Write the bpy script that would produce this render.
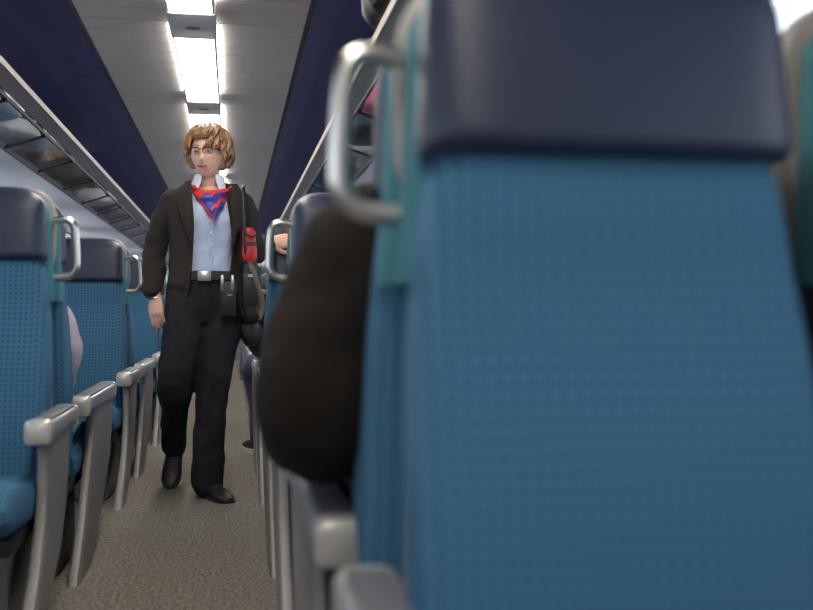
import bpy, bmesh, math, random
from mathutils import Vector, Matrix, noise
random.seed(7)
PI = math.pi
S = bpy.context.scene
C = S.collection
for o in list(bpy.data.objects): bpy.data.objects.remove(o)

# ------------------------------------------------------------------ camera, light, exposure
YAW = math.radians(9.87)
cam = bpy.data.cameras.new('camera')
cam.sensor_width = 36; cam.lens = 36*1000/813
cam.clip_start = .02
cam.dof.use_dof = True; cam.dof.focus_distance = 4.52; cam.dof.aperture_fstop = 2.6
co = bpy.data.objects.new('camera', cam); C.objects.link(co)
co.location = (.17, 0, .83); co.rotation_euler = (math.radians(90.4), 0, -YAW)
S.camera = co
W = bpy.data.worlds.new('daylight'); S.world = W; W.use_nodes = True
W.node_tree.nodes['Background'].inputs[0].default_value = (.88, .93, 1, 1)
W.node_tree.nodes['Background'].inputs[1].default_value = 3.2
S.view_settings.view_transform = 'Standard'; S.view_settings.look = 'None'
S.view_settings.gamma = 1; S.view_settings.use_curve_mapping = False
S.view_settings.exposure = 0.0
LAMP = 22.0

# ------------------------------------------------------------------ materials
def mat(name, col, rough=.6, metal=0., bump=0., bscale=200., var=0., vscale=30., sheen=0., spec=.5, coat=0.):
    m = bpy.data.materials.new(name); m.use_nodes = True
    nt = m.node_tree; b = nt.nodes['Principled BSDF']
    b.inputs['Base Color'].default_value = (*col, 1); b.inputs['Roughness'].default_value = rough
    b.inputs['Metallic'].default_value = metal; b.inputs['Specular IOR Level'].default_value = spec
    b.inputs['Sheen Weight'].default_value = sheen; b.inputs['Coat Weight'].default_value = coat
    tc = nt.nodes.new('ShaderNodeTexCoord')
    n2 = nt.nodes.new('ShaderNodeTexNoise'); n2.inputs['Scale'].default_value = vscale; n2.inputs['Detail'].default_value = 4
    nt.links.new(tc.outputs['Object'], n2.inputs['Vector'])
    mx = nt.nodes.new('ShaderNodeMix'); mx.data_type = 'RGBA'
    v = max(var, .04)
    mx.inputs[6].default_value = (*[c*(1-v) for c in col], 1); mx.inputs[7].default_value = (*[min(1, c*(1+v)) for c in col], 1)
    nt.links.new(n2.outputs['Fac'], mx.inputs[0]); nt.links.new(mx.outputs[2], b.inputs['Base Color'])
    if bump:
        n = nt.nodes.new('ShaderNodeTexNoise'); n.inputs['Scale'].default_value = bscale
        nt.links.new(tc.outputs['Object'], n.inputs['Vector'])
        bp = nt.nodes.new('ShaderNodeBump'); bp.inputs['Strength'].default_value = bump; bp.inputs['Distance'].default_value = .01
        nt.links.new(n.outputs['Fac'], bp.inputs['Height']); nt.links.new(bp.outputs['Normal'], b.inputs['Normal'])
    return m
def emis(name, col, s):
    m = bpy.data.materials.new(name); m.use_nodes = True; nt = m.node_tree
    b = nt.nodes['Principled BSDF']; b.inputs['Base Color'].default_value = (.8, .8, .8, 1)
    b.inputs['Emission Color'].default_value = (*col, 1); b.inputs['Emission Strength'].default_value = s
    return m
def glass(name, col=(.9, .95, 1), gl=.12, rough=.03):
    m = bpy.data.materials.new(name); m.use_nodes = True; nt = m.node_tree; nt.nodes.clear()
    out = nt.nodes.new('ShaderNodeOutputMaterial'); t = nt.nodes.new('ShaderNodeBsdfTransparent'); g = nt.nodes.new('ShaderNodeBsdfGlossy')
    t.inputs[0].default_value = (*col, 1); g.inputs[1].default_value = rough
    lw = nt.nodes.new('ShaderNodeLayerWeight'); lw.inputs[0].default_value = .35
    mm = nt.nodes.new('ShaderNodeMath'); mm.operation = 'MULTIPLY_ADD'; mm.inputs[1].default_value = .3; mm.inputs[2].default_value = gl*.3
    nt.links.new(lw.outputs['Fresnel'], mm.inputs[0])
    mx = nt.nodes.new('ShaderNodeMixShader'); nt.links.new(mm.outputs[0], mx.inputs[0])
    nt.links.new(t.outputs[0], mx.inputs[1]); nt.links.new(g.outputs[0], mx.inputs[2]); nt.links.new(mx.outputs[0], out.inputs[0])
    return m
def seat_fabric(name, base, dot):
    m = bpy.data.materials.new(name); m.use_nodes = True; nt = m.node_tree; b = nt.nodes['Principled BSDF']
    b.inputs['Roughness'].default_value = .9; b.inputs['Sheen Weight'].default_value = 0.; b.inputs['Specular IOR Level'].default_value = .25
    tc = nt.nodes.new('ShaderNodeTexCoord'); sp = nt.nodes.new('ShaderNodeSeparateXYZ'); nt.links.new(tc.outputs['Object'], sp.inputs[0])
    def M(op, a, b_=None):
        n = nt.nodes.new('ShaderNodeMath'); n.operation = op
        for i, v in enumerate((a, b_)):
            if v is None: continue
            if isinstance(v, (int, float)): n.inputs[i].default_value = v
            else: nt.links.new(v, n.inputs[i])
        return n.outputs[0]
    sx = M('SINE', M('MULTIPLY', sp.outputs[0], PI/.0145))
    yz = M('SUBTRACT', sp.outputs[2], sp.outputs[1])
    sz = M('SINE', M('MULTIPLY', yz, PI/.0115))
    p = M('MULTIPLY', M('MULTIPLY', sx, sx), M('MULTIPLY', sz, sz))
    f = M('MULTIPLY', M('SUBTRACT', p, .42), 4.0); f = M('MINIMUM', M('MAXIMUM', f, 0.), 1.)
    n = nt.nodes.new('ShaderNodeTexNoise'); n.inputs['Scale'].default_value = 500; nt.links.new(tc.outputs['Object'], n.inputs[0])
    mx = nt.nodes.new('ShaderNodeMix'); mx.data_type = 'RGBA'; nt.links.new(f, mx.inputs[0])
    mx.inputs[6].default_value = (*base, 1); mx.inputs[7].default_value = (*dot, 1)
    nt.links.new(mx.outputs[2], b.inputs['Base Color'])
    bp = nt.nodes.new('ShaderNodeBump'); bp.inputs['Strength'].default_value = .25; bp.inputs['Distance'].default_value = .004
    nt.links.new(n.outputs['Fac'], bp.inputs['Height']); nt.links.new(bp.outputs['Normal'], b.inputs['Normal'])
    return m
def carpet():
    m = bpy.data.materials.new('carpet'); m.use_nodes = True; nt = m.node_tree; b = nt.nodes['Principled BSDF']
    b.inputs['Roughness'].default_value = .95; b.inputs['Specular IOR Level'].default_value = .15
    tc = nt.nodes.new('ShaderNodeTexCoord'); n = nt.nodes.new('ShaderNodeTexNoise'); n.inputs['Scale'].default_value = 85; n.inputs['Detail'].default_value = 6; n.inputs['Roughness'].default_value = .8
    nt.links.new(tc.outputs['Object'], n.inputs[0])
    r = nt.nodes.new('ShaderNodeValToRGB'); nt.links.new(n.outputs['Fac'], r.inputs[0])
    e = r.color_ramp.elements; e[0].position = .40; e[0].color = (.045, .038, .030, 1); e[1].position = .62; e[1].color = (.29, .26, .22, 1)
    nt.links.new(r.outputs[0], b.inputs['Base Color'])
    bp = nt.nodes.new('ShaderNodeBump'); bp.inputs['Strength'].default_value = .5; bp.inputs['Distance'].default_value = .006
    nt.links.new(n.outputs['Fac'], bp.inputs['Height']); nt.links.new(bp.outputs['Normal'], b.inputs['Normal'])
    return m
M_ = {}
M_['teal'] = seat_fabric('seat fabric', (.044, .133, .222), (.016, .064, .118))
M_['side'] = mat('seat side fabric', (.045, .16, .19), .85, bump=.2, bscale=300, sheen=0., spec=.2)
M_['navy'] = mat('navy leather', (.011, .018, .045), .42, bump=.12, bscale=250, spec=.5)
M_['shell'] = mat('seat shell', (.30, .27, .24), .4)
M_['silver'] = mat('satin metal', (.62, .60, .56), .28, 1.)
M_['arm'] = mat('armrest grey', (.30, .31, .33), .35, .25, coat=.2)
M_['armleg'] = mat('armrest leg grey', (.20, .186, .178), .45, .1)
M_['cap'] = mat('armrest cap', (.50, .48, .44), .3, .35, coat=.3)
M_['darkmetal'] = mat('dark metal', (.03, .03, .035), .85)
M_['hair2'] = mat('light ginger hair', (.38, .20, .085), .4, var=.3, vscale=60)
M_['hair3'] = mat('deep brown hair', (.15, .065, .025), .45, var=.3, vscale=60)
M_['armtop'] = mat('armrest top', (.10, .10, .115), .45)
M_['black'] = mat('black plastic', (.012, .012, .013), .5)
M_['plinth'] = mat('plinth grey', (.16, .16, .17), .5)
M_['ceil'] = mat('ceiling slat', (.62, .585, .57), .45)
M_['groove'] = mat('dark groove', (.05, .05, .055), .7)
M_['blue'] = mat('blue ceiling panel', (.008, .014, .080), .55, spec=.2, var=.08, vscale=3)
M_['trim'] = mat('trim grey', (.18, .18, .20), .4)
M_['wall'] = mat('wall panel', (.42, .42, .45), .5)
M_['fascia'] = mat('rack fascia', (.19, .18, .19), .5, .1)
M_['rail'] = mat('rack rail', (.55, .48, .40), .4, .5)
M_['glass'] = glass('rack glass', (.96, .98, 1.))
M_['wglass'] = glass('window glass', (.95, .97, 1), .05)
M_['carpet'] = carpet()
M_['lamp'] = emis('lamp diffuser', (1., .95, .87), LAMP)
M_['uplight'] = emis('uplight strip', (1., .95, .87), 16.0)
M_['house'] = mat('lamp housing', (.62, .62, .62), .45)
M_['skin'] = mat('skin', (.66, .39, .29), .5, var=.08, vscale=40, spec=.35)
M_['lips'] = mat('lips', (.33, .07, .065), .4)
M_['nail'] = mat('red nail varnish', (.55, .015, .02), .25)
M_['hair'] = mat('ginger brown hair', (.22, .11, .045), .45, var=.45, vscale=60, bump=.3, bscale=150)
M_['hairdark'] = mat('dark hair', (.04, .025, .018), .5, var=.3, vscale=60)
M_['jacket'] = mat('dark wool', (.026, .0205, .017), .85, bump=.3, bscale=120, spec=.2, sheen=.03)
M_['trouser'] = mat('black trouser cloth', (.018, .017, .021), .75, bump=.2, bscale=150, spec=.12)
M_['shirt'] = mat('pale blue shirt', (.42, .50, .66), .7, bump=.15, bscale=90)
M_['collar'] = mat('white blue collar', (.60, .66, .78), .7)
M_['sred'] = mat('scarf red', (.62, .035, .025), .45)
M_['sblue'] = mat('scarf blue', (.025, .035, .26), .45)
M_['leather'] = mat('black leather', (.010, .010, .011), .48)
M_['khaki'] = mat('khaki webbing', (.12, .10, .07), .8)
M_['red'] = mat('red pouch', (.42, .02, .02), .5)
M_['eye'] = mat('eye', (.03, .02, .02), .3)
M_['white'] = mat('eye white', (.36, .31, .28), .3)
M_['parka'] = mat('dark brown parka', (.016, .0125, .010), .9, bump=.3, bscale=60, spec=.15)
M_['knit'] = mat('pale lilac knit', (.46, .40, .48), .9, bump=.9, bscale=180, var=.3, vscale=120)
M_['denim'] = mat('dark blue denim', (.05, .055, .11), .8, bump=.3, bscale=200)
M_['sole'] = mat('white sole', (.6, .6, .6), .6)
M_['pink'] = mat('pink cloth', (.65, .06, .16), .7, bump=.3, bscale=20)
M_['lightblue'] = mat('light blue plastic', (.82, .86, .92), .3, bump=.8, bscale=14, var=.3, vscale=12)
M_['brown'] = mat('brown bag cloth', (.20, .14, .10), .7, bump=.5, bscale=15)
M_['dark'] = mat('charcoal bag cloth', (.03, .03, .035), .7, bump=.5, bscale=15)
M_['paper'] = mat('grey newspaper', (.28, .27, .24), .8, var=.5, vscale=90)

# ------------------------------------------------------------------ helpers
def obj(name, bm, m, parent=None, smooth=True, rot=None):
    me = bpy.data.meshes.new(name)
    bmesh.ops.recalc_face_normals(bm, faces=bm.faces)
    bm.to_mesh(me); bm.free()
    for x in (m if isinstance(m, (list, tuple)) else [m]): me.materials.append(x)
    if smooth:
        for p in me.polygons: p.use_smooth = True
        try: me.set_sharp_from_angle(angle=math.radians(38))
        except Exception: pass
    o = bpy.data.objects.new(name, me); C.objects.link(o)
    if parent is not None: o.parent = parent
    return o
def thing(name, label, cat, loc=(0, 0, 0), rz=0, group=None):
    o = bpy.data.objects.new(name, None); C.objects.link(o); o.location = loc; o.rotation_euler = (0, 0, rz)
    o.empty_display_size = .1
    o['label'] = label; o['category'] = cat
    if group: o['group'] = group
    return o
def tag(o, label, cat, group=None):
    o['label'] = label; o['category'] = cat
    if group: o['group'] = group
    return o
def struct(name, bm, m, smooth=False):
    o = obj(name, bm, m, smooth=smooth); o['kind'] = 'structure'; return o
def box(bm, x0, x1, y0, y1, z0, z1, bev=0, seg=2, M=None, mi=0):
    r = bmesh.ops.create_cube(bm, size=1)
    vs = r['verts']
    for v in vs:
        v.co = Vector(((x0+x1)/2+v.co.x*(x1-x0), (y0+y1)/2+v.co.y*(y1-y0), (z0+z1)/2+v.co.z*(z1-z0)))
    fs = set(f for v in vs for f in v.link_faces)
    if bev:
        es = list(set(e for v in vs for e in v.link_edges))
        q = bmesh.ops.bevel(bm, geom=es, offset=bev, segments=seg, affect='EDGES', profile=.5)
        vs = list(set(q['verts']) | set(v for v in vs if v.is_valid)); 
        fs = set(f for v in vs if v.is_valid for f in v.link_faces)
    for f in fs:
        if f.is_valid: f.material_index = mi
    if M is not None:
        allv = set(v for f in fs for v in f.verts)
        for v in allv: v.co = M @ v.co
def loft(bm, rings, cap=True, closed=True, mi=0):
    R = [[bm.verts.new(p) for p in r] for r in rings]
    n = len(R[0])
    for a, b in zip(R[:-1], R[1:]):
        for i in range(n if closed else n-1):
            f = bm.faces.new((a[i], a[(i+1) % n], b[(i+1) % n], b[i])); f.material_index = mi
    if cap and closed:
        for r in (R[0], R[-1]):
            f = bm.faces.new(r); f.material_index = mi
    return R
def ering(c, hx, hy, n=28, p=2., a0=0):
    out = []
    for i in range(n):
        a = a0+2*PI*i/n; ca, sa = math.cos(a), math.sin(a)
        out.append(Vector((c[0]+hx*math.copysign(abs(ca)**(2/p), ca), c[1]+hy*math.copysign(abs(sa)**(2/p), sa), c[2])))
    return out
def tube(bm, pts, rad, n=12, flat=1., up=None, round_ends=True, mi=0):
    pts = [Vector(p) for p in pts]
    if isinstance(rad, (int, float)): rad = [rad]*len(pts)
    # resample-smooth not needed; parallel frames
    if round_ends:
        d0 = (pts[0]-pts[1]).normalized(); d1 = (pts[-1]-pts[-2]).normalized()
        r0, r1 = rad[0], rad[-1]
        pts = [pts[0]+d0*r0*.92, pts[0]+d0*r0*.6]+pts+[pts[-1]+d1*r1*.6, pts[-1]+d1*r1*.92]
        rad = [r0*.35, r0*.78]+list(rad)+[r1*.78, r1*.35]
    t0 = (pts[1]-pts[0]).normalized()
    u = Vector(up) if up else (Vector((1, 0, 0)) if abs(t0.x) < .8 else Vector((0, 1, 0)))
    u = (u-t0*u.dot(t0)).normalized()
    rings = []
    for i, p in enumerate(pts):
        t = (pts[min(i+1, len(pts)-1)]-pts[max(i-1, 0)]).normalized()
        u = (u-t*u.dot(t)).normalized(); v = t.cross(u)
        rings.append([p+u*math.cos(2*PI*k/n)*rad[i]+v*math.sin(2*PI*k/n)*rad[i]*flat for k in range(n)])
    loft(bm, rings, mi=mi)
def spline(P, k=6):
    P = [Vector(p) for p in P]; out = []
    Q = [P[0]*2-P[1]]+P+[P[-1]*2-P[-2]]
    for i in range(1, len(Q)-2):
        a, b, c, d = Q[i-1:i+3]
        for j in range(k):
            t = j/k
            out.append(.5*((2*b)+(c-a)*t+(2*a-5*b+4*c-d)*t*t+(3*b-a-3*c+d)*t**3))
    out.append(P[-1]); return out
def lerp_list(vals, n):
    out = []
    for i in range(n):
        t = i/(n-1)*(len(vals)-1); k = min(int(t), len(vals)-2); out.append(vals[k]+(vals[k+1]-vals[k])*(t-k))
    return out
def stube(bm, P, R, k=6, n=14, **kw):
    p = spline(P, k); tube(bm, p, lerp_list(list(R), len(p)), n=n, **kw)
def ball(bm, c, r, u=16, v=12, f=None):
    s = bmesh.ops.create_uvsphere(bm, u_segments=u, v_segments=v, radius=1)
    for w in s['verts']:
        q = w.co.copy()
        if f: q = f(q)
        w.co = Vector(c)+Vector((q.x*r[0], q.y*r[1], q.z*r[2]))
    return s['verts']
def prism(bm, prof, y0, y1, mi=0):
    a = [bm.verts.new((x, y0, z)) for x, z in prof]; b = [bm.verts.new((x, y1, z)) for x, z in prof]
    n = len(a)
    for i in range(n):
        f = bm.faces.new((a[i], a[(i+1) % n], b[(i+1) % n], b[i])); f.material_index = mi
    bm.faces.new(a).material_index = mi; bm.faces.new(b[::-1]).material_index = mi
def remesh(bm, voxel, smooth=4, wr=0., wf=12.):
    me = bpy.data.meshes.new('tmp'); bmesh.ops.recalc_face_normals(bm, faces=bm.faces); bm.to_mesh(me); bm.free()
    o = bpy.data.objects.new('tmp', me); C.objects.link(o)
    r = o.modifiers.new('r', 'REMESH'); r.mode = 'VOXEL'; r.voxel_size = voxel
    s = o.modifiers.new('s', 'SMOOTH'); s.factor = .5; s.iterations = smooth
    dg = bpy.context.evaluated_depsgraph_get(); ev = o.evaluated_get(dg)
    b2 = bmesh.new(); b2.from_mesh(ev.to_mesh()); ev.to_mesh_clear()
    bpy.data.objects.remove(o); bpy.data.meshes.remove(me)
    if wr: wrinkle(b2, wr, wf)
    return b2
def wrinkle(bm, amp, fr, sx=(1, 1, 1)):
    bm.normal_update()
    for v in bm.verts:
        q = Vector((v.co.x*sx[0], v.co.y*sx[1], v.co.z*sx[2]))*fr
        n = noise.noise(q)+.5*noise.noise(q*2.1+Vector((7, 3, 1)))
        v.co += v.normal*n*amp
def sheet(bm, rows, t, mi=None):
    """an open grid of points given a thickness t inward"""
    n, m = len(rows), len(rows[0]); N = []
    for i in range(n):
        r = []
        for j in range(m):
            a = rows[min(i+1, n-1)][j]-rows[max(i-1, 0)][j]; b = rows[i][min(j+1, m-1)]-rows[i][max(j-1, 0)]
            q = a.cross(b); r.append(q.normalized() if q.length > 1e-9 else (r[-1] if r else Vector((0, -1, 0))))
        N.append(r)
    A = [[bm.verts.new(p) for p in r] for r in rows]
    B = [[bm.verts.new(rows[i][j]+N[i][j]*t) for j in range(m)] for i in range(n)]
    def F(q, k=0):
        try: f = bm.faces.new(q); f.material_index = k
        except ValueError: pass
    for i in range(n-1):
        for j in range(m-1):
            k = mi(i, j) if mi else 0
            F((A[i][j], A[i][j+1], A[i+1][j+1], A[i+1][j]), k); F((B[i][j], B[i+1][j], B[i+1][j+1], B[i][j+1]), k)
    for i in range(n-1):
        F((A[i][0], A[i+1][0], B[i+1][0], B[i][0])); F((A[i][-1], B[i][-1], B[i+1][-1], A[i+1][-1]))
    for j in range(m-1):
        F((A[0][j], B[0][j], B[0][j+1], A[0][j+1])); F((A[-1][j], A[-1][j+1], B[-1][j+1], B[-1][j]))
def jitter(rows, amp, fr, sx=(1, 1, 1)):
    for r in rows:
        for p in r:
            q = Vector((p.x*sx[0], p.y*sx[1], p.z*sx[2]))*fr
            d = Vector((p.x, p.y, 0)).normalized(); p += d*amp*(noise.noise(q)+.5*noise.noise(q*2.1))

# ------------------------------------------------------------------ the coach
Y0, Y1 = -3.2, 17.0
PIT, H0 = 2.01, 1.075
bm = bmesh.new(); box(bm, -1.4, 1.4, Y0, Y1, -.05, 0); struct('floor', bm, M_['carpet'])
# slatted ceiling
bm = bmesh.new(); box(bm, -1.4, 1.4, Y0, Y1, 2.16, 2.19, mi=1); box(bm, -.5, .5, Y0, Y1, 2.132, 2.16, mi=1)
y = Y0
while y < Y1:
    if y+.18 <= Y1: box(bm, -.49, .49, y+.004, y+.176, 2.12, 2.134, .002, 1)
    y += .18
struct('ceiling', bm, [M_['ceil'], M_['groove']])
n = 1
for s in (-1, 1):
    bm = bmesh.new(); prism(bm, [(s*.493, 2.116), (s*.508, 2.116), (s*.512, 2.16), (s*.493, 2.16)], Y0, Y1)
    o = struct('trim_%d' % n, bm, M_['groove']); n += 1
    bm = bmesh.new()
    y = Y0; ys = []
    k = H0+.35-PIT*3
    while k < Y1+PIT:
        a, b = max(Y0, k), min(Y1, k+PIT-.006)
        if b > a:
            prof = [(.508, 2.118), (.60, 2.066), (.72, 2.01), (.90, 1.945), (1.08, 1.88), (1.36, 1.74)]
            prof2 = prof+[(x+.012, z+.03) for x, z in prof[::-1]]
            prism(bm, [(s*x, z) for x, z in prof2], a, b)
        k += PIT
    struct('ceiling_left_slope' if s < 0 else 'ceiling_right_slope', bm, M_['blue'])
    # side walls with window openings
    nm = 'left' if s < 0 else 'right'
    bm = bmesh.new()
    X = lambda a, b: (min(s*a, s*b), max(s*a, s*b))
    box(bm, *X(1.33, 1.40), Y0, Y1, 0, .84)
    box(bm, *X(1.33, 1.40), Y0, Y1, 1.575, 2.16)
    k = H0-PIT*2
    while k < Y1+PIT:
        a, b = max(Y0, k-.28), min(Y1, k+.28)
        if b > a: box(bm, *X(1.33, 1.40), a, b, .80, 1.60)
        k += PIT
    struct('wall_'+nm, bm, M_['wall'])
    bm = bmesh.new()   # panel beneath the rack
    prism(bm, [(s*x, z) for x, z in [(.825, 1.568), (.825, 1.548), (1.0, 1.555), (1.2, 1.562), (1.335, 1.562), (1.335, 1.60), (1.0, 1.575)]], Y0, Y1)
    struct('wall_%s_panel' % nm, bm, M_['wall'])
    k = H0-PIT*2; q = 1
    while k < Y1-.5:
        a, b = max(Y0, k+.28), min(Y1, k+PIT-.28)
        if b-a > .2:
            bm = bmesh.new()
            w = .03
            box(bm, *X(1.318, 1.385), a, b, .84, .84+w); box(bm, *X(1.318, 1.385), a, b, 1.575-w, 1.575)
            box(bm, *X(1.318, 1.385), a, a+w, .84+w, 1.575-w); box(bm, *X(1.318, 1.385), b-w, b, .84+w, 1.575-w)
            box(bm, *X(1.355, 1.36), a+w, b-w, .84+w, 1.575-w, mi=1)
            struct('window_%d' % (q+(0 if s < 0 else 20)), bm, [M_['trim'], M_['wglass']])
        k += PIT; q += 1
    # skirting heater duct
    bm = bmesh.new(); prism(bm, [(s*1.33, 0), (s*1.24, 0), (s*1.24, .09), (s*1.27, .13), (s*1.33, .14)], Y0, Y1); struct('baseboard_'+nm, bm, M_['plinth'])
bm = bmesh.new(); box(bm, -1.4, -.4, Y1, Y1+.06, 0, 2.16); box(bm, .4, 1.4, Y1, Y1+.06, 0, 2.16); box(bm, -.4, .4, Y1, Y1+.06, 2.0, 2.16); struct('wall_far', bm, M_['wall'])
bm = bmesh.new(); box(bm, -1.4, 1.4, Y0-.06, Y0, 0, 2.16); struct('wall_near', bm, M_['wall'])
bm = bmesh.new(); box(bm, -.4, .4, Y1+.01, Y1+.05, 0, 2.0); box(bm, -.25, .25, Y1, Y1+.012, 1.0, 1.75, .004, 1, mi=1); box(bm, .3, .33, Y1-.03, Y1+.01, .95, 1.15, .005, 1, mi=2)
struct('door_1', bm, [M_['trim'], M_['groove'], M_['rail']])

# ------------------------------------------------------------------ ceiling lamps
def lamp(y, label):
    t = thing('ceiling_lamp', label, 'lamp', (0, y, 2.12), group='lamps in the ceiling line')
    bm = bmesh.new(); box(bm, -.086, .086, .383, 1.747, -.065, -.055); obj('diffuser', bm, M_['lamp'], t)
    bm = bmesh.new()
    for s_ in (-1, 1): prism(bm, [(s_*.086, -.066), (s_*.095, -.062), (s_*.097, -.018), (s_*.086, -.018)], .383, 1.747)
    obj('lamp_frame', bm, M_['house'], t)
    bm = bmesh.new(); box(bm, -.105, .105, .40, 1.73, -.0165, -.004); obj('uplight_strip', bm, M_['uplight'], t)
    bm = bmesh.new(); box(bm, -.1, .1, 0, .38, -.068, -.018, .008, 2)
    h = obj('speaker_housing', bm, M_['house'], t)
    bm = bmesh.new()
    for i in range(9):
        x = -.028+i*.007; l = .028*math.sqrt(max(.05, 1-((i-4)/4.6)**2))
        box(bm, x-.0018, x+.0018, .20-l, .20+l, -.0695, -.066)
    obj('speaker_grille', bm, M_['groove'], h)
LY = 4.19
lamp(LY-1.755*4, 'ceiling lamp segment out of view behind the camera, farthest back')
for k, lb in ((-3, 'ceiling lamp segment behind the camera'), (-2, 'ceiling lamp segment above the camera'), (-1, 'nearest ceiling lamp, its bright end cut by the top edge of the photo'),
              (0, 'long lit ceiling lamp between the two grey speaker housings'), (1, 'lit ceiling lamp just above the head of the conductor'),
              (2, 'far ceiling lamp behind the head of the conductor'), (3, 'far ceiling lamp hidden beyond the conductor'), (4, 'second farthest ceiling lamp'), (5, 'farthest ceiling lamp before the end door'), (6, 'last short lamp by the end wall')):
    if LY+1.755*k+1.75 < Y1: lamp(LY+1.755*k, lb)

# ------------------------------------------------------------------ luggage racks
def rack(s, label):
    t = thing('luggage_rack', label, 'luggage rack')
    P = lambda L: [(s*x, z) for x, z in L]
    bm = bmesh.new(); prism(bm, P([(.605, 1.700), (.618, 1.704), (.622, 1.690), (.612, 1.684)]), Y0, Y1); obj('rail', bm, M_['rail'], t)
    bm = bmesh.new(); prism(bm, P([(.612, 1.695), (.620, 1.700), (.672, 1.668), (.668, 1.655), (.660, 1.655)]), Y0, Y1); obj('fascia', bm, M_['fascia'], t)
    bm = bmesh.new(); prism(bm, P([(.655, 1.622), (.655, 1.616), (.83, 1.560), (.83, 1.566)]), Y0, Y1); obj('glass_shelf', bm, M_['glass'], t)
    bm = bmesh.new(); prism(bm, P([(.645, 1.626), (.657, 1.628), (.657, 1.614), (.645, 1.612)]), Y0, Y1); obj('front_bar', bm, M_['darkmetal'], t)
    bm = bmesh.new(); prism(bm, P([(.815, 1.572), (.832, 1.572), (.832, 1.546), (.815, 1.546)]), Y0, Y1); obj('rear_bar', bm, M_['groove'], t)
    y = 3.86-.765*5
    while y < Y1-.1:
        bm = bmesh.new()
        prism(bm, P([(.645, 1.612), (.645, 1.604), (.82, 1.545), (.82, 1.556)]), y-.011, y+.011)
        prism(bm, P([(.640, 1.60), (.66, 1.60), (.685, 1.665), (.665, 1.668)]), y-.011, y+.011)
        obj('bracket', bm, M_['darkmetal'], t); y += .765
rack(-1, 'glass luggage rack running along the left wall'); rack(1, 'glass luggage rack running along the right wall')

def bag(name, label, cat, s, y, x0, x1, ln, h_, m, seed=0, soft=.012, group=None, strap=True, z=1.634):
    h = h_*(.72 if z < 1.7 else 1)
    bm = bmesh.new(); rr = []
    N = 14
    for i in range(N):
        u = i/(N-1); yy = -ln/2+ln*u; k = (1-abs(2*u-1)**5)**.5*.96+.04
        hx = (x1-x0)/2*k; hz = h/2*(k**.7)
        rr.append([Vector((hx*math.copysign(abs(math.cos(a))**.6, math.cos(a)), yy, h/2+hz*math.copysign(abs(math.sin(a))**.6, math.sin(a)))) for a in [2*PI*j/20 for j in range(20)]])
    loft(bm, rr); 
    bm.normal_update()
    for v in bm.verts: v.co += v.normal*soft*(noise.noise(v.co*14+Vector((seed, 0, 0))))
    t = thing(name, label, cat, (s*(x0+x1)/2, y, z), group=group)
    obj('body', bm, m, t)
    if strap:
        bm = bmesh.new(); stube(bm, [(-.0, -ln*.25, h*.93), (0, -ln*.15, h+.035), (0, ln*.15, h+.035), (0, ln*.25, h*.93)], [.008]*4, n=8); obj('handle', bm, M_['black'], t)
    return t
bag('carrier_bag', 'crumpled pale blue plastic bag on the left rack, nearest one in view', 'bag', -1, 4.25, .68, 1.06, .52, .16, M_['lightblue'], 1, .035)
bag('holdall', 'brown holdall at the left edge on the left rack', 'bag', -1, 3.62, .68, 1.05, .42, .15, M_['brown'], 2, .02)
bag('carrier_bag', 'pale blue plastic bag further along the left rack, behind the nearest one', 'bag', -1, 5.05, .68, 1.04, .5, .13, M_['lightblue'], 3, .03)
bag('holdall', 'brown bag on the left rack between the pale bags and dark bags', 'bag', -1, 5.75, .68, 1.04, .45, .14, M_['brown'], 4, .02)
bag('backpack', 'charcoal backpack on the left rack beyond the brown bag', 'backpack', -1, 6.5, .68, 1.04, .5, .16, M_['dark'], 5, .02)
bag('carrier_bag', 'small white and blue bag far along the left rack, near the arm of the conductor', 'bag', -1, 7.7, .68, .98, .3, .14, M_['lightblue'], 6, .02)
bag('holdall', 'dark holdall farthest along the left rack', 'bag', -1, 8.8, .68, .98, .5, .13, M_['dark'], 7, .02)
bag('shoulder_bag', 'bright pink bag on the right rack, seen through the near grab handle', 'bag', 1, 4.02, .685, .97, .36, .15, M_['pink'], 8, .02)
bag('carrier_bag', 'light blue bag touching the pink bag on the right rack', 'bag', 1, 3.66, .72, 1.03, .28, .13, M_['lightblue'], 9, .02)
bag('holdall', 'dark holdall on the right rack beyond the pink bag', 'bag', 1, 4.62, .69, 1.02, .5, .13, M_['dark'], 10, .02)
bag('carrier_bag', 'pale blue bag on the right rack beyond the dark holdall', 'bag', 1, 5.3, .69, 1.02, .4, .11, M_['lightblue'], 11, .025)
bag('backpack', 'black backpack sticking out over the right rack rail at the top of the photo', 'backpack', 1, 3.02, .565, .84, .34, .18, M_['black'], 12, .02, z=1.72)
bm = bmesh.new()
for i in range(4):
    box(bm, -.10, .10, -.10, .10, i*.003, i*.003+.002)
t = obj('newspaper', bm, M_['paper'], smooth=False); t.location = (.695, 3.36, 1.713); t.rotation_euler = (0, math.radians(10), .5)
tag(t, 'folded grey newspaper poking out over the right rack rail', 'newspaper')

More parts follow.
